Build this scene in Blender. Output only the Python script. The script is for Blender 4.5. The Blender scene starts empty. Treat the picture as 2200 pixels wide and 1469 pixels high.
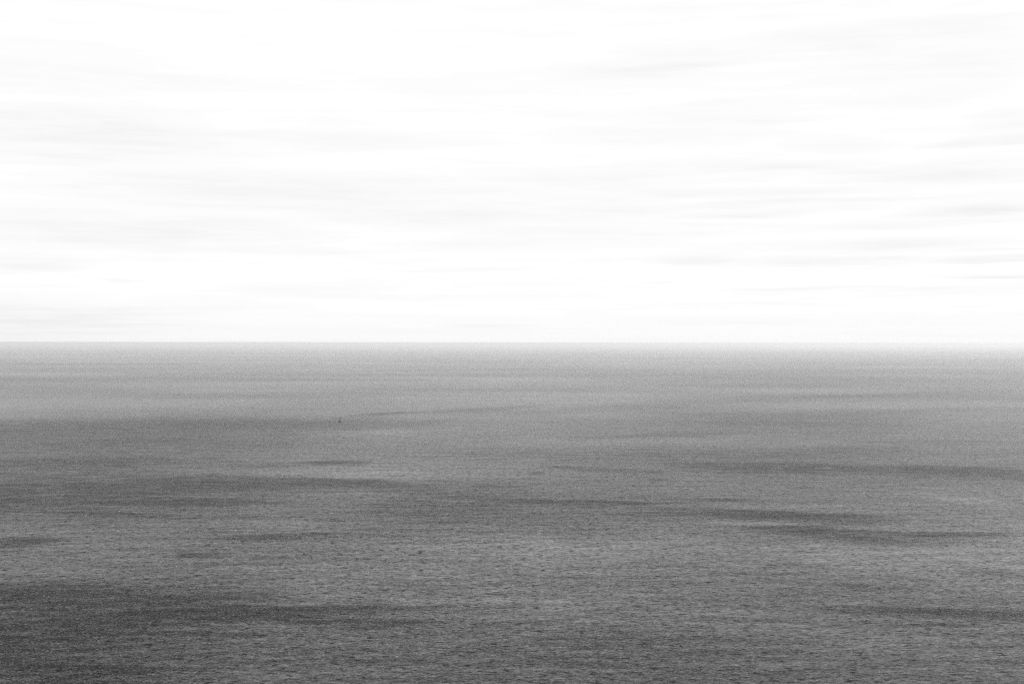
import bpy, math, random
import numpy as np
from mathutils import Vector

scene = bpy.context.scene
R = math.radians

# ---------------------------------------------------------------- camera
cam_data = bpy.data.cameras.new("camera")
cam = bpy.data.objects.new("camera", cam_data)
scene.collection.objects.link(cam)
CAM_H = 100.0
cam.location = (0, 0, CAM_H)
cam.rotation_euler = (R(90.028), R(-0.078), 0)
cam_data.lens = 50
cam_data.sensor_width = 36
cam_data.clip_start = 0.5
cam_data.clip_end = 600000
scene.camera = cam

# ---------------------------------------------------------------- exposure
scene.view_settings.view_transform = 'Standard'
scene.view_settings.look = 'None'
scene.view_settings.exposure = 0.0
scene.view_settings.gamma = 1.0
scene.view_settings.use_curve_mapping = False
scene.render.film_transparent = False
scene.cycles.use_denoising = False
scene.cycles.use_adaptive_sampling = False
scene.cycles.max_bounces = 16
scene.cycles.volume_bounces = 14
scene.cycles.pixel_filter_type = 'BLACKMAN_HARRIS'
scene.cycles.filter_width = 1.3

SUN_EL, SUN_ROT = R(50), R(78)      # thin overcast, sun high ahead


# ---------------------------------------------------------------- node helpers
class G:
    """small helper to write shader maths"""
    def __init__(self, nt):
        self.nt = nt
    def n(self, typ, **kw):
        nd = self.nt.nodes.new(typ)
        for k, v in kw.items():
            setattr(nd, k, v)
        return nd
    def put(self, sock, v):
        if isinstance(v, bpy.types.NodeSocket):
            self.nt.links.new(v, sock)
        elif v is not None:
            sock.default_value = v
    def m(self, op, a, b=None, c=None, clamp=False):
        nd = self.n('ShaderNodeMath', operation=op, use_clamp=clamp)
        self.put(nd.inputs[0], a); self.put(nd.inputs[1], b); self.put(nd.inputs[2], c)
        return nd.outputs[0]
    def v(self, op, a, b=None, s=None):
        nd = self.n('ShaderNodeVectorMath', operation=op)
        self.put(nd.inputs[0], a); self.put(nd.inputs[1], b)
        if s is not None:
            self.put(nd.inputs['Scale'], s)
        return nd.outputs['Value'] if op in ('LENGTH', 'DOT_PRODUCT') else nd.outputs['Vector']
    def xyz(self, x, y, z):
        nd = self.n('ShaderNodeCombineXYZ')
        self.put(nd.inputs[0], x); self.put(nd.inputs[1], y); self.put(nd.inputs[2], z)
        return nd.outputs[0]
    def sep(self, a):
        nd = self.n('ShaderNodeSeparateXYZ'); self.put(nd.inputs[0], a)
        return nd.outputs
    def noise(self, vec, scale=1.0, detail=2.0, rough=0.5, dist=0.0, color=False):
        nd = self.n('ShaderNodeTexNoise')
        self.put(nd.inputs['Vector'], vec)
        nd.inputs['Scale'].default_value = scale
        nd.inputs['Detail'].default_value = detail
        nd.inputs['Roughness'].default_value = rough
        nd.inputs['Distortion'].default_value = dist
        return nd.outputs['Color' if color else 'Fac']
    def rng(self, x, a, b, c=0.0, d=1.0, mode='LINEAR'):
        nd = self.n('ShaderNodeMapRange', interpolation_type=mode, clamp=True)
        self.put(nd.inputs['Value'], x)
        for k, val in zip(('From Min', 'From Max', 'To Min', 'To Max'), (a, b, c, d)):
            self.put(nd.inputs[k], val)
        return nd.outputs['Result']


# directions (azimuth east of +Y, elevation, half widths, depth, tilt) of the thin
# grey stratus banks; they hang in the sky, infinitely far away
CLOUD_BANKS = [
    (0.0491,0.0969,0.0609,0.00812,0.60,0.000), (0.0982,0.1427,0.0710,0.00609,0.50,0.000), (0.2618,0.0674,0.0609,0.00325,0.70,0.000), (0.0327,0.0772,0.0609,0.00406,0.70,0.000),
    (-0.1636,0.0641,0.0507,0.00203,0.60,0.000), (0.1964,0.0969,0.1015,0.00203,0.70,0.017), (-0.2291,0.0249,0.0609,0.00446,0.60,0.000), (0.1309,0.0151,0.0609,0.00243,0.40,0.000),
    (0.0327,0.1165,0.0609,0.00406,0.60,0.000), (-0.3109,0.1787,0.0852,0.01217,0.50,0.000), (-0.2945,0.1361,0.0852,0.01420,0.90,0.017), (-0.1309,0.1411,0.1015,0.00568,0.70,0.000),
    (-0.1800,0.1067,0.1319,0.01015,1.00,0.000), (-0.2618,0.0772,0.1055,0.01015,1.10,0.000), (-0.0655,0.0903,0.0852,0.00913,0.80,0.000), (-0.3273,0.0527,0.0345,0.00507,0.90,0.000),
    (-0.2684,0.0406,0.0122,0.00122,0.70,0.000), (-0.2225,0.0268,0.0670,0.00122,0.60,0.000), (-0.3338,0.0151,0.0913,0.01116,1.20,0.000), (-0.1473,0.0353,0.0507,0.00406,0.50,0.000),
    (-0.0327,0.0517,0.0446,0.00122,0.40,0.000), (0.1145,0.1934,0.0649,0.00649,0.80,0.052), (0.2455,0.2065,0.0852,0.00649,0.80,0.035), (0.1473,0.1591,0.0609,0.00609,0.60,0.035),
    (0.2945,0.1852,0.0609,0.01015,0.60,0.000), (0.2782,0.1656,0.0649,0.00507,0.50,0.035), (0.2291,0.1345,0.0365,0.00365,0.70,0.000), (0.3207,0.1345,0.0365,0.00365,0.90,0.035),
    (0.1800,0.1198,0.0609,0.00446,0.90,0.035), (0.0818,0.1149,0.0568,0.00568,0.70,0.000), (0.2782,0.1149,0.0609,0.00507,1.00,0.000), (0.1636,0.1034,0.0812,0.00284,0.70,0.000),
    (0.3371,0.1492,0.0203,0.00507,0.60,0.000), (0.1800,0.0903,0.0649,0.00284,0.80,0.035), (0.3207,0.0897,0.0446,0.00365,1.40,0.017), (0.2291,0.0805,0.1055,0.00243,0.70,0.017),
    (0.1309,0.0576,0.0264,0.00243,1.00,0.000), (0.2160,0.0560,0.0528,0.00264,1.10,0.000), (0.2585,0.0569,0.0142,0.00122,1.20,0.000), (0.3273,0.0566,0.0365,0.00203,1.20,0.017),
    (0.3305,0.0455,0.0243,0.00101,1.20,0.000), (0.2127,0.0380,0.0446,0.00101,0.60,0.017), (0.3273,0.0641,0.0243,0.00081,0.70,0.000), (0.2815,0.0367,0.0203,0.00081,0.70,0.017),
    (-0.0164,0.0128,0.0284,0.00081,0.60,0.000), (0.1047,0.0416,0.0122,0.00081,0.60,0.000), (0.0000,0.0707,0.0710,0.00365,0.60,0.017),
]

# gust patches on the water in metres: end to end, half depth, strength (+ ruffled, - smooth)
WIND_PATCHES = [
    (-161,1227,527,1238,148.4,0.42), (-299,1051,-143,1039,36.0,0.59), (-184,1038,-72,1002,23.9,0.90), (-410,963,-188,988,62.8,0.47),
    (-280,899,-159,901,12.0,0.79), (-348,885,-279,907,23.9,0.40), (-274,837,-182,816,9.0,0.49), (-172,728,-94,749,8.1,0.69),
    (-163,672,-136,673,5.2,0.88), (-262,728,-226,719,13.8,0.75), (-237,580,-157,572,14.2,0.94), (-193,556,-100,564,12.3,0.62),
    (-162,528,-53,538,8.4,1.25), (-213,501,-129,504,14.1,0.88), (-90,510,-30,510,5.5,1.00), (-132,518,-78,521,4.4,0.75),
    (-158,440,-106,434,9.4,0.62), (-151,420,-116,418,1.7,1.12), (-237,1959,-135,2068,26.6,0.56), (-148,2053,44,2256,45.5,0.29),
    (-157,1708,-62,1890,52.9,0.17), (-831,1692,-194,1798,171.6,0.58), (-635,1386,-241,1363,137.6,0.33), (-518,1130,-242,1156,108.0,0.45),
    (0,1869,846,2154,142.7,0.31), (43,2208,382,2336,67.1,0.18), (156,2383,1100,3056,57.8,0.23), (196,1818,516,1753,41.3,0.23),
    (39,1502,238,1584,23.3,0.27), (114,1157,262,1177,35.5,0.66), (183,1120,296,1130,24.7,0.37), (235,1195,283,1138,13.3,0.62),
    (265,1155,432,1100,37.0,0.78), (11,1160,116,1111,12.6,0.45), (11,1086,25,1098,9.7,0.66), (101,1099,120,1107,7.9,0.56),
    (96,1042,116,1043,7.1,0.49), (-30,902,99,891,11.8,0.57), (113,912,155,910,8.1,0.45), (89,851,176,840,14.0,0.79),
    (120,835,230,816,15.5,0.87), (54,830,110,837,9.1,0.37), (116,774,182,771,11.7,0.69), (129,759,237,740,16.4,0.81),
    (206,741,270,751,7.2,0.62), (131,534,215,525,8.2,0.69), (107,543,158,536,5.7,0.44), (194,623,224,621,4.4,0.50),
    (132,506,170,504,2.1,0.75), (126,590,172,583,5.6,0.38), (-265,1155,-134,1203,20.6,0.35), (-181,1202,-119,1176,13.9,0.60),
    (-453,1456,-333,1495,36.0,0.24), (-440,1222,-289,1225,39.6,0.33), (237,1342,405,1375,29.9,0.27), (313,1472,519,1441,24.0,0.21),
    (-264,504,-113,532,97.1,0.75), (-461,939,-164,1005,139.9,0.42), (-123,943,16,975,82.8,0.27), (-8,475,91,461,25.0,0.19),
    (-975,2481,-396,2422,260.4,-0.35), (-438,2676,371,2830,310.0,-0.40), (-237,1574,-105,1610,41.7,-0.40), (33,1992,258,1972,57.6,-0.25),
    (-187,795,-77,786,14.4,-0.35), (-82,696,93,714,36.6,-0.50), (104,798,156,794,8.3,-0.50), (79,690,243,676,24.3,-0.45),
    (-147,641,-20,625,13.2,-0.30), (109,878,230,877,6.3,-0.35), (152,1080,250,1089,5.7,-0.50), (303,1235,445,1237,22.3,-0.30),
    (480,1881,724,2010,121.6,-0.30), (-117,551,-98,554,3.0,-0.40), (-51,562,72,553,12.7,-0.20), (264,948,317,881,20.3,-0.40),
    (-325,955,-289,941,11.9,-0.30), (-231,942,-178,936,7.3,-0.50), (66,447,102,444,3.9,-0.40), (166,633,207,574,11.8,-0.35),
    (-168,605,-127,624,5.0,-0.30),
]

# breaking crests: x, y, half size in metres
FOAM = [
    (-36.7,453.5,0.24), (-35.8,457.5,0.12), (-178.7,551.7,0.22), (-125.7,418.7,0.19), (4.5,524.6,0.15), (-217.3,608.7,0.11), (-213.3,596.8,0.14),
    (-167.2,610.3,0.13), (-192.4,651.9,0.21), (-161.4,576.9,0.08), (-152.8,676.9,0.19), (-8.4,531.8,0.10), (-5.5,506.3,0.09), (-70.8,439.5,0.09),
    (-68.3,421.4,0.10), (-18.6,438.0,0.08), (-123.3,486.1,0.08), (5.7,542.3,0.10), (14.6,592.9,0.09), (-2.9,420.0,0.08), (-111.4,463.3,0.07),
    (95.0,479.9,0.10), (102.7,473.3,0.08), (173.5,1128.1,0.30), (212.4,1132.9,0.31), (278.1,1109.3,0.40), (94.1,783.5,0.14), (113.9,729.5,0.13),
    (166.7,786.3,0.14), (85.3,748.9,0.13), (54.6,689.5,0.11), (79.0,887.9,0.16), (-221.9,1055.9,0.38), (-174.1,862.3,0.16), (-168.5,838.7,0.18),
    (-169.0,746.3,0.20), (-243.0,736.5,0.17), (-257.3,760.3,0.14), (-193.9,740.6,0.15), (-233.6,817.7,0.15), (-1080.3,7083.7,2.04), (-64.3,4269.8,1.15),
    (94.9,4532.7,1.22), (-520.5,3768.8,0.81), (-1115.6,4814.6,1.47), (0.0,635.9,0.09), (-363.9,1336.5,0.24), (15.2,1078.0,0.19), (93.8,1042.4,0.19),
]

# tuning, all physical: sky veil, ripple steepness, water body, haze per metre
SKY_MAX = 1.8
CLEAR, VEIL_LOW, VEIL_HIGH, SUN_E = 0.03, 1.8, 0.30, 5.0
AMP_LO, AMP_HI = 0.4, 2.4
WAVE = 0.0075
SL = (0.12, 0.33, 0.54, 0.35)
FRONT = 1.05
LEAN = 0.158
BODY, ROUGH = 0.008, 0.2
HAZE, HAZE_G = 1 / 12500.0, 0.42

# ---------------------------------------------------------------- world: hazy overcast sky, grey picture
world = bpy.data.worlds.new("World")
scene.world = world
world.use_nodes = True
wt = world.node_tree
wt.nodes.clear()
g = G(wt)
d = g.n('ShaderNodeTexCoord').outputs['Generated']
dx, dy, dz = g.sep(d)
az = g.m('ARCTAN2', dx, dy)
hyp = g.m('SQRT', g.m('ADD', g.m('MULTIPLY', dx, dx), g.m('MULTIPLY', dy, dy)))
el = g.m('ARCTAN2', dz, hyp)
# long horizontal wisps: finer towards the horizon, as a flat layer seen edge-on is
elw = g.m('POWER', g.m('MAXIMUM', el, 0.0), 0.75)
wob = g.noise(g.xyz(g.m('MULTIPLY', az, 5.5), g.m('MULTIPLY', elw, 46.0), 3.1), 1.0, 4.0, 0.55)
wob2 = g.noise(g.xyz(g.m('MULTIPLY', az, 16.0), g.m('MULTIPLY', elw, 150.0), 7.7), 1.0, 4.0, 0.6)
off = g.m('ADD', g.m('MULTIPLY', g.m('SUBTRACT', wob, 0.5), 0.022), g.m('MULTIPLY', g.m('SUBTRACT', wob2, 0.5), 0.008))
off = g.m('MULTIPLY', off, g.rng(el, 0.0, 0.16, 0.25, 1.0))
eld = g.m('ADD', el, off)
dirv = g.xyz(az, eld, 0.0)
acc = None
for (ca, ce, wa, we, s, tilt) in CLOUD_BANKS:
    mp = g.n('ShaderNodeMapping', vector_type='TEXTURE')
    wt.links.new(dirv, mp.inputs['Vector'])
    mp.inputs['Location'].default_value = (ca, ce, 0)
    mp.inputs['Rotation'].default_value = (0, 0, tilt)
    mp.inputs['Scale'].default_value = (wa * 1.8, we * 2.0, 1)
    b = g.rng(g.v('LENGTH', mp.outputs[0]), 0.15, 1.0, s * 1.1, 0.0, 'SMOOTHSTEP')
    acc = b if acc is None else g.m('MAXIMUM', acc, b)
# the rest of the sky, away from the banks listed above, gets its own layer
away = g.rng(g.m('ABSOLUTE', az), 0.36, 0.6, 0.0, 1.0, 'SMOOTHSTEP')
away = g.m('MAXIMUM', away, g.rng(el, 0.24, 0.4, 0.0, 1.0, 'SMOOTHSTEP'))
gen = g.rng(wob, 0.42, 0.62, 0.0, 1.0, 'SMOOTHSTEP')
streak = g.rng(wob2, 0.32, 0.68, 0.42, 1.28)
bank = g.m('ADD', acc, g.m('MULTIPLY', gen, g.m('MULTIPLY', away, 0.9)))
wisp = g.noise(g.xyz(g.m('MULTIPLY', az, 6.5), g.m('MULTIPLY', elw, 85.0), 12.4), 1.0, 6.0, 0.68)
bank = g.m('ADD', bank, g.m('MULTIPLY', g.m('SUBTRACT', wisp, 0.44), 2.0))
bank = g.m('MAXIMUM', g.m('MULTIPLY', bank, streak), 0.0)
# the air right above the horizon is a little grey, more so to the west
low = g.m('MULTIPLY', g.rng(el, -0.002, 0.030, 1.0, 0.0, 'SMOOTHSTEP'), g.rng(az, -0.35, 0.25, 0.75, 0.45))
bank = g.m('ADD', bank, low)
sky = g.n('ShaderNodeTexSky', sky_type='NISHITA')
sky.sun_disc = False
sky.sun_elevation = SUN_EL
sky.sun_rotation = SUN_ROT
sky.dust_density = 3.0
bw = g.n('ShaderNodeRGBToBW')
wt.links.new(sky.outputs[0], bw.inputs[0])
clear = g.m('MULTIPLY', bw.outputs[0], CLEAR)
# bright cloud veil over it, thinner overhead
veil = g.rng(el, 0.22, 0.95, VEIL_LOW, VEIL_HIGH, 'SMOOTHSTEP')
side = g.rng(az, -0.75, 0.15, 0.78, 1.0, 'SMOOTHSTEP')
lum = g.m('ADD', clear, g.m('MULTIPLY', veil, side))
lum = g.m('MINIMUM', lum, SKY_MAX)
cover = g.rng(bank, 0.0, 0.14, 0.0, 1.0, 'SMOOTHSTEP')
grey = g.m('MINIMUM', lum, g.m('SUBTRACT', 1.0, g.m('MULTIPLY', bank, 0.062)))
lum = g.m('ADD', g.m('MULTIPLY', lum, g.m('SUBTRACT', 1.0, cover)), g.m('MULTIPLY', grey, cover))
bg = g.n('ShaderNodeBackground')
wt.links.new(lum, bg.inputs['Color'])
bg.inputs['Strength'].default_value = 1.0
wo = g.n('ShaderNodeOutputWorld')
wt.links.new(bg.outputs[0], wo.inputs['Surface'])
world.cycles.sampling_method = 'MANUAL'
world.cycles.sample_map_resolution = 1024

# ---------------------------------------------------------------- sun behind thin cloud
sun_data = bpy.data.lights.new("sun", 'SUN')
sun_data.energy = SUN_E
sun_data.angle = R(25)
sun_data.color = (1, 1, 1)
sun = bpy.data.objects.new("sun", sun_data)
scene.collection.objects.link(sun)
sdir = Vector((math.sin(SUN_ROT) * math.cos(SUN_EL), math.cos(SUN_ROT) * math.cos(SUN_EL), math.sin(SUN_EL)))
sun.rotation_euler = sdir.to_track_quat('Z', 'Y').to_euler()


# ---------------------------------------------------------------- the sea
def value_noise(x, y, seed):
    xi = np.floor(x).astype(np.int64); yi = np.floor(y).astype(np.int64)
    fx = x - xi; fy = y - yi
    fx = fx * fx * (3 - 2 * fx); fy = fy * fy * (3 - 2 * fy)
    def h(a, b):
        n = (a * 374761393 + b * 668265263 + seed * 974711) & 0xffffffff
        n = ((n ^ (n >> 13)) * 1274126177) & 0xffffffff
        return ((n ^ (n >> 16)) & 0xffff) / 65535.0
    return (h(xi, yi) * (1 - fx) + h(xi + 1, yi) * fx) * (1 - fy) + (h(xi, yi + 1) * (1 - fx) + h(xi + 1, yi + 1) * fx) * fy


def fbm(x, y, seed, octs=4):
    v = 0; a = 0.5; t = 0
    for i in range(octs):
        v = v + a * value_noise(x, y, seed + i); t += a
        x = x * 2.03 + 17; y = y * 2.03 + 5; a *= 0.55
    return v / t - 0.5


def build_sea():
    # rings: fine where waves can be resolved, then out past the horizon
    r = np.concatenate([np.geomspace(2, 180, 24, endpoint=False),
                        np.geomspace(180, 400, 130, endpoint=False),
                        1.0 / np.linspace(1 / 400.0, 1 / 40000.0, 820),
                        np.geomspace(40000, 300000, 12)[1:]])
    th = np.concatenate([np.linspace(-R(26), R(26), 1250),
                         np.linspace(R(26), R(334), 110)[1:-1]])
    nr, nt_ = len(r), len(th)
    dr = np.gradient(r)
    dth = np.gradient(th)
    X = r[:, None] * np.sin(th)[None, :]
    Y = r[:, None] * np.cos(th)[None, :]
    space = np.maximum(dr[:, None] * np.ones((1, nt_)), r[:, None] * dth[None, :] * 1.0)
    # gust patches: where the wind ruffles the water (+) or leaves it smoother (-)
    wind = np.zeros_like(X)
    sel = Y > 250
    x = X[sel]; y = Y[sel]
    k = y / 900.0
    wy = fbm(x / 110 / k, y / 30 / k, 11, 5)
    wx = fbm(x / 90 / k, y / 60 / k, 23, 3)
    edge = fbm(x / 45 / k, y / 14 / k, 57, 5)
    reach = 9.0 * k * k * 0.9
    w = np.zeros_like(x)
    for (x0, y0, x1, y1, dpt, s) in WIND_PATCHES:
        cx, cy = (x0 + x1) / 2, (y0 + y1) / 2
        hl = max(abs(x1 - x0) / 2, 1.0)
        u = (x + wx * hl * 0.9 - cx) / hl
        yc = cy + (y1 - y0) / 2 * np.clip(u, -1.3, 1.3)
        q = (y - yc + wy * np.minimum(dpt, 2 * reach) * 2.0 + edge * np.minimum(dpt, reach) * 2.0) / dpt
        q = np.where(q > 0, q / 1.0, -q / 2.6)      # crisp far edge, feathered near edge
        rr = np.sqrt(np.clip(np.abs(u), 0, None) ** 2.4 + q * q)
        f = np.clip((1.3 - rr) / 1.15, 0, 1)
        w += (s * 1.6 if s > 0 else s * 0.9) * f * f * (3 - 2 * f)
    w += 1.35 * fbm(x / 330 / k**.5, y / 110 / k**.5, 91, 5) + 0.5 * fbm(x / 1100, y / 600, 5, 3)
    wind[sel] = np.clip(w, -0.9, 1.7)
    # real waves, summed; each train fades out where the mesh cannot carry it
    rnd = np.random.RandomState(7)
    Z = np.zeros_like(X)
    N = 90
    lam = np.geomspace(1.7, 55, N)
    for i in range(N):
        a = R(rnd.normal(98, 34))             # travelling mostly towards the shore
        kx, ky = 2 * math.pi / lam[i] * math.cos(a), 2 * math.pi / lam[i] * math.sin(a)
        slope = WAVE * (lam[i] / 6) ** -0.10 * (1 if lam[i] < 12 else (12 / lam[i]) ** 0.7)
        amp = slope * lam[i] / (2 * math.pi)
        fade = np.clip(lam[i] / space / 2.5 - 0.8, 0, 1)
        rows = fade.max(axis=1) > 0
        if not rows.any():
            continue
        ph = kx * X[rows] + ky * Y[rows] + rnd.uniform(0, 6.283)
        s = 1 - np.abs(np.sin(ph / 2)) * 1.5 + 0.0 if lam[i] < 9 else np.cos(ph)
        Z[rows] += amp * fade[rows] * s
    groups = 1 + 0.5 * np.clip(wind, -1, 1)
    Z *= groups
    co = np.stack([X, Y, Z], axis=-1).reshape(-1, 3).astype(np.float32)
    i, j = np.meshgrid(np.arange(nr - 1), np.arange(nt_), indexing='ij')
    j2 = (j + 1) % nt_
    quads = np.stack([i * nt_ + j, i * nt_ + j2, (i + 1) * nt_ + j2, (i + 1) * nt_ + j], axis=-1)[..., ::-1].reshape(-1, 4)
    inner = np.arange(nt_)[::-1]              # closes the middle, below the viewpoint
    me = bpy.data.meshes.new("sea_water")
    nq = len(quads)
    me.vertices.add(len(co)); me.vertices.foreach_set("co", co.ravel())
    me.loops.add(nq * 4 + nt_)
    me.loops.foreach_set("vertex_index", np.concatenate([quads.ravel(), inner]).astype(np.int32))
    me.polygons.add(nq + 1)
    me.polygons.foreach_set("loop_start", np.concatenate([np.arange(nq) * 4, [nq * 4]]).astype(np.int32))
    me.polygons.foreach_set("loop_total", np.concatenate([np.full(nq, 4), [nt_]]).astype(np.int32))
    me.polygons.foreach_set("use_smooth", np.ones(nq + 1, dtype=bool))
    at = me.attributes.new("wind", 'FLOAT', 'POINT')
    at.data.foreach_set("value", wind.ravel().astype(np.float32))
    me.update(calc_edges=True)
    ob = bpy.data.objects.new("sea_water", me)
    scene.collection.objects.link(ob)
    ob["kind"] = "structure"
    if me.polygons[nq // 2].normal.z < 0:
        me.flip_normals()
    return ob, co


def water_material():
    mat = bpy.data.materials.new("sea_water")
    mat.use_nodes = True
    nt = mat.node_tree
    nt.nodes.clear()
    g = G(nt)
    pos = g.n('ShaderNodeNewGeometry').outputs['Position']
    nrm = g.n('ShaderNodeNewGeometry').outputs['Normal']
    px, py, pz = g.sep(pos)
    flat = g.xyz(px, py, 0.0)
    wind = g.n('ShaderNodeAttribute', attribute_name="wind").outputs['Fac']
    # gusts break the ruffled patches into finer streaks
    st = g.noise(g.xyz(g.m('MULTIPLY', px, 1 / 55.0), g.m('MULTIPLY', py, 1 / 17.0), 0.0), 1.0, 4.0, 0.6)
    st2 = g.noise(g.xyz(g.m('MULTIPLY', px, 1 / 24.0), g.m('MULTIPLY', py, 1 / 13.0), 8.0), 1.0, 4.0, 0.65)
    wv = g.m('ADD', g.m('MULTIPLY', wind, g.rng(st2, 0.35, 0.62, 0.45, 1.35)), g.m('MULTIPLY', g.m('SUBTRACT', st, 0.5), 1.1))
    amp = g.rng(wv, -1.0, 1.6, AMP_LO, AMP_HI)
    # wavelet slopes, from metre-long ripples to capillaries, crests lying across the view
    def slopes(lx, ly, rot, seed, detail=1.0):
        c, s = math.cos(R(rot)), math.sin(R(rot))
        u = g.m('ADD', g.m('MULTIPLY', px, c / lx), g.m('MULTIPLY', py, s / lx))
        v = g.m('ADD', g.m('MULTIPLY', px, -s / ly), g.m('MULTIPLY', py, c / ly))
        return g.v('SUBTRACT', g.noise(g.xyz(u, v, seed), 1.0, detail, 0.5, 0.0, True), (0.5, 0.5, 0.5))
    a1 = slopes(5.0, 3.0, -9, 1.3)
    a2 = slopes(1.7, 1.1, 14, 5.1)
    a3 = slopes(0.9, 0.5, -12, 9.7)
    a4 = slopes(0.28, 0.2, 15, 13.3)
    fine = g.v('SCALE', g.v('ADD', g.v('SCALE', a3, s=SL[2]), g.v('SCALE', a4, s=SL[3])), s=amp)
    tot = g.v('ADD', g.v('ADD', g.v('SCALE', a1, s=SL[0]), g.v('SCALE', a2, s=SL[1])), fine)
    tx, ty, tz = g.sep(tot)
    # steep little fronts leaning towards the shore
    fr = g.noise(g.xyz(g.m('MULTIPLY', px, 1 / 3.8), g.m('MULTIPLY', g.m('ADD', py, g.m('MULTIPLY', px, .12)), 1 / 1.6), 21.0), 1.0, 2.5, 0.6)
    grp = g.noise(g.xyz(g.m('MULTIPLY', px, 1 / 30.0), g.m('MULTIPLY', py, 1 / 14.0), 4.0), 1.0, 2.0, 0.5)
    front = g.m('MULTIPLY', g.rng(fr, 0.57, 0.70, 0.0, 1.0), g.rng(grp, 0.30, 0.68, 0.35, 1.5))
    ty = g.m('ADD', g.m('ADD', ty, g.m('MULTIPLY', front, FRONT)), g.m('MULTIPLY', amp, LEAN))
    ty = g.m('MAXIMUM', ty, -0.05)
    slope = g.xyz(g.m('MULTIPLY', tx, -0.7), g.m('MULTIPLY', ty, -1.0), 0.0)
    n = g.v('NORMALIZE', g.v('ADD', nrm, slope))
    p = g.n('ShaderNodeBsdfPrincipled')
    p.inputs['Base Color'].default_value = (BODY, BODY, BODY, 1)
    p.inputs['Roughness'].default_value = ROUGH
    p.inputs['IOR'].default_value = 1.333
    nt.links.new(n, p.inputs['Normal'])
    o = g.n('ShaderNodeOutputMaterial')
    nt.links.new(p.outputs[0], o.inputs['Surface'])
    return mat


sea, _ = build_sea()
sea.data.materials.append(water_material())


# ---------------------------------------------------------------- materials for the small things
def paint(name, base, rough, wear=0.3, scale=3.0, metallic=0.0):
    mat = bpy.data.materials.new(name)
    mat.use_nodes = True
    nt = mat.node_tree
    g = G(nt)
    p = nt.nodes['Principled BSDF']
    co = g.n('ShaderNodeTexCoord').outputs['Object']
    nz = g.noise(co, scale, 5.0, 0.6)
    f = g.rng(nz, 0.35, 0.7, base * (1 - wear), base * (1 + wear))
    nt.links.new(g.xyz(f, f, f), p.inputs['Base Color'])
    nt.links.new(g.rng(nz, 0.3, 0.7, rough - 0.1, rough + 0.1), p.inputs['Roughness'])
    p.inputs['Metallic'].default_value = metallic
    return mat


M_HULL = paint("hull_paint", 0.012, 0.8)
M_CAGE = paint("galvanised_steel", 0.03, 0.7)
M_MARK = paint("daymark_paint", 0.012, 0.8)
M_RUB = paint("black_rubber", 0.015, 0.8)
M_GLASS = paint("lantern_glass", 0.10, 0.2)


def mesh_obj(name, verts, faces, mat, parent=None, smooth=False):
    me = bpy.data.meshes.new(name)
    me.from_pydata([tuple(v) for v in verts], [], faces)
    me.materials.append(mat)
    for p in me.polygons:
        p.use_smooth = smooth
    ob = bpy.data.objects.new(name, me)
    scene.collection.objects.link(ob)
    if parent:
        ob.parent = parent
    return ob


def lathe(profile, seg=28, off=(0, 0)):
    """closed solid of revolution from (radius, z) pairs"""
    v, f = [], []
    for (rad, z) in profile:
        for k in range(seg):
            a = 2 * math.pi * k / seg
            v.append((off[0] + rad * math.cos(a), off[1] + rad * math.sin(a), z))
    for i in range(len(profile) - 1):
        for k in range(seg):
            k2 = (k + 1) % seg
            f.append((i * seg + k, i * seg + k2, (i + 1) * seg + k2, (i + 1) * seg + k))
    f.append(tuple(range(seg))[::-1])
    f.append(tuple((len(profile) - 1) * seg + k for k in range(seg)))
    return v, f


def bar(a, b, ra, rb=None, seg=8):
    a, b = Vector(a), Vector(b)
    rb = ra if rb is None else rb
    ax = (b - a).normalized()
    u = ax.orthogonal().normalized(); w = ax.cross(u)
    v = []
    for (c, rr) in ((a, ra), (b, rb)):
        for k in range(seg):
            t = 2 * math.pi * k / seg
            v.append(c + (u * math.cos(t) + w * math.sin(t)) * rr)
    f = [(k, (k + 1) % seg, seg + (k + 1) % seg, seg + k) for k in range(seg)]
    f += [tuple(range(seg))[::-1], tuple(range(seg, 2 * seg))]
    return v, f


def join(*parts):
    V, F = [], []
    for v, f in parts:
        o = len(V)
        V += list(v); F += [tuple(i + o for i in q) for q in f]
    return V, F


# ---------------------------------------------------------------- the navigation buoy, alone on the water
buoy = bpy.data.objects.new("navigation_buoy", None)
scene.collection.objects.link(buoy)
buoy.location = (-216.0, 1787.0, 0.0)
buoy.rotation_euler = (R(1.5), R(2.5), R(20))
buoy.scale = (1.65, 1.65, 1.42)
buoy["label"] = "small dark buoy with a cage tower and topmark floating far out on open sea"
buoy["category"] = "buoy"
v, f = lathe([(0.55, -0.9), (0.95, -0.45), (1.2, -0.1), (1.27, 0.35), (1.27, 1.05), (1.15, 1.25), (0.85, 1.34), (0.3, 1.36)])
mesh_obj("hull", v, f, M_HULL, buoy, True)
v, f = lathe([(1.27, 0.30), (1.36, 0.36), (1.38, 0.46), (1.36, 0.56), (1.27, 0.62)])
mesh_obj("fender_ring", v, f, M_RUB, buoy, True)
for s in (-1, 1):
    ring = []
    for k in range(12):
        a0, a1 = 2 * math.pi * k / 12, 2 * math.pi * (k + 1) / 12
        ring.append(bar((s * 0.85, 0.14 * math.cos(a0), 1.28 + 0.14 * math.sin(a0)),
                        (s * 0.85, 0.14 * math.cos(a1), 1.28 + 0.14 * math.sin(a1)), 0.035, seg=6))
    v, f = join(*ring)
    mesh_obj("lifting_eye", v, f, M_CAGE, buoy)
legs = []
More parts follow.
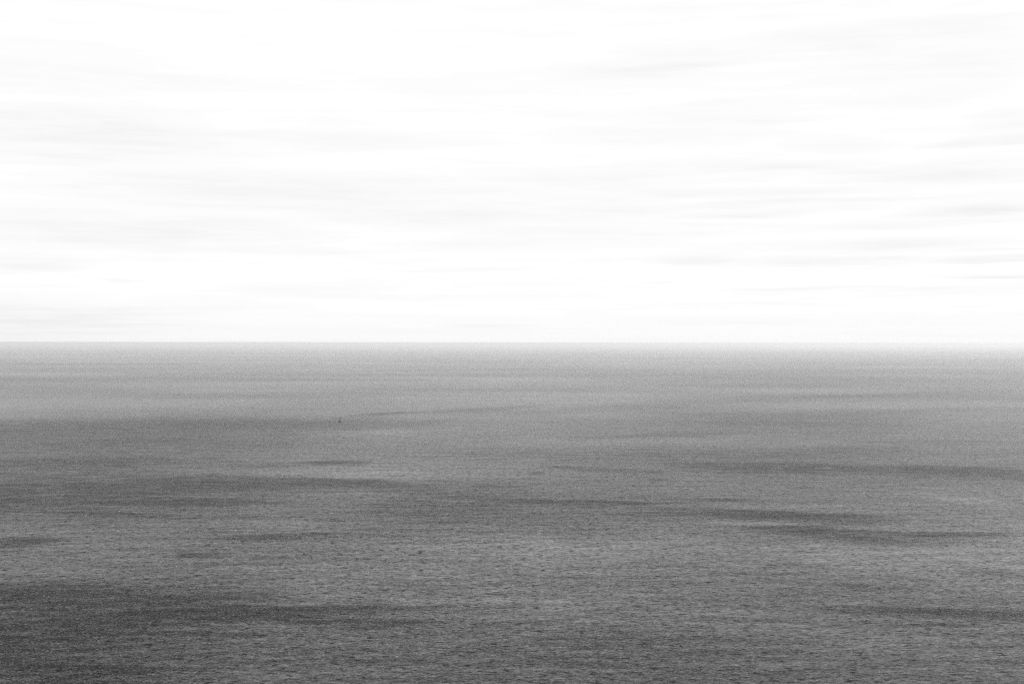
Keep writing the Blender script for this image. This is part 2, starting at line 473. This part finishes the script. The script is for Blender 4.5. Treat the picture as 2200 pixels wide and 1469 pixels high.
for k in range(4):
    a = math.pi / 4 + k * math.pi / 2
    p0 = (0.68 * math.cos(a), 0.68 * math.sin(a), 1.22)
    p1 = (0.27 * math.cos(a), 0.27 * math.sin(a), 2.72)
    legs.append((Vector(p0), Vector(p1)))
    v, f = bar(p0, p1, 0.085, 0.07)
    mesh_obj("leg", v, f, M_CAGE, buoy)
br = []
for t in (0.30, 0.62, 0.93):
    for k in range(4):
        a = legs[k][0].lerp(legs[k][1], t); b = legs[(k + 1) % 4][0].lerp(legs[(k + 1) % 4][1], t)
        br.append(bar(a, b, 0.03, seg=6))
for k in range(4):
    a = legs[k][0].lerp(legs[k][1], 0.30); b = legs[(k + 1) % 4][0].lerp(legs[(k + 1) % 4][1], 0.62)
    br.append(bar(a, b, 0.024, seg=6))
for piece in br:
    mesh_obj("cross_brace", piece[0], piece[1], M_CAGE, buoy)
v, f = lathe([(0.36, 2.70), (0.36, 2.78)])
mesh_obj("lantern_platform", v, f, M_CAGE, buoy)
v, f = lathe([(0.17, 2.78), (0.19, 2.95), (0.40, 3.10), (0.58, 3.40), (0.66, 3.85), (0.64, 3.92)], 24)
mesh_obj("topmark", v, f, M_MARK, buoy, True)
lan = mesh_obj("lantern", *lathe([(0.16, 3.92), (0.16, 4.0), (0.13, 4.04), (0.13, 4.2), (0.09, 4.27), (0.03, 4.30)], 20), M_GLASS, buoy, True)
v, f = bar((0, 0, 4.29), (0, 0, 4.55), 0.018, 0.008, 6)
mesh_obj("bird_spike", v, f, M_CAGE, lan)


# ---------------------------------------------------------------- foam flecks: the odd breaking crest
def foam():
    rnd = random.Random(4)
    me_co = np.empty(len(sea.data.vertices) * 3, dtype=np.float32)
    sea.data.vertices.foreach_get("co", me_co)
    me_co = me_co.reshape(-1, 3)
    spots = list(FOAM)
    for _ in range(70):
        inv = rnd.uniform(1 / 460.0, 1 / 6000.0)
        y = 1 / inv
        spots.append((rnd.uniform(-.55, .55) * y, y, rnd.uniform(0.14, 0.32) * (y / 600) ** 0.9))
    V, F = [], []
    for (x, y, s) in spots:
        s *= 1.1
        dd = (me_co[:, 0] - x) ** 2 + (me_co[:, 1] - y) ** 2
        near = me_co[np.argmin(dd)]
        zc = float(near[2]) + 0.05
        blobs = 1 if s < 0.4 else 4
        for b in range(blobs):
            bx = x + (rnd.uniform(-1, 1) * s * 1.6 if b else 0); by = y + (rnd.uniform(-1, 1) * s * 0.9 if b else 0)
            rx = s * rnd.uniform(0.55, 1.0) * (1 if b == 0 else 0.5); ry = rx * rnd.uniform(0.5, 0.8)
            o = len(V); n = 10
            V.append((bx, by, zc + 0.35 * rx))
            for rad, hz in ((0.6, 0.26), (1.0, -0.05)):
                for k in range(n):
                    a = 2 * math.pi * k / n
                    q = rad * rnd.uniform(0.75, 1.2)
                    V.append((bx + rx * q * math.cos(a), by + ry * q * math.sin(a), zc + hz * rx))
            for k in range(n):
                k2 = (k + 1) % n
                F.append((o, o + 1 + k, o + 1 + k2))
                F.append((o + 1 + k, o + 1 + n + k, o + 1 + n + k2, o + 1 + k2))
            F.append(tuple(o + 1 + n + k for k in range(n))[::-1])
    mat = paint("sea_foam", 0.8, 0.9, 0.1, 2.0)
    ob = mesh_obj("foam_flecks", V, F, mat, None, True)
    ob["kind"] = "stuff"
    ob["label"] = "tiny white flecks of foam scattered over the grey sea"
    ob["category"] = "foam"


foam()

# ---------------------------------------------------------------- sea air
S = 310000.0
zb, zt = -3.0, CAM_H + 1.5
hv = [(-S, -S, zb), (S, -S, zb), (S, S, zb), (-S, S, zb), (-S, -S, zt), (S, -S, zt), (S, S, zt), (-S, S, zt)]
hf = [(3, 2, 1, 0), (4, 5, 6, 7), (0, 1, 5, 4), (1, 2, 6, 5), (2, 3, 7, 6), (3, 0, 4, 7)]
hm = bpy.data.materials.new("haze_air")
hm.use_nodes = True
hm.node_tree.nodes.clear()
hg = G(hm.node_tree)
pv = hg.n('ShaderNodeVolumePrincipled')
pv.inputs['Color'].default_value = (1, 1, 1, 1)
pv.inputs['Density'].default_value = HAZE
pv.inputs['Anisotropy'].default_value = HAZE_G
ho = hg.n('ShaderNodeOutputMaterial')
hm.node_tree.links.new(pv.outputs[0], ho.inputs['Volume'])
haze = mesh_obj("haze", hv, hf, hm)
haze["kind"] = "stuff"
haze["label"] = "pale sea haze whitening the water towards the horizon"
haze["category"] = "haze"
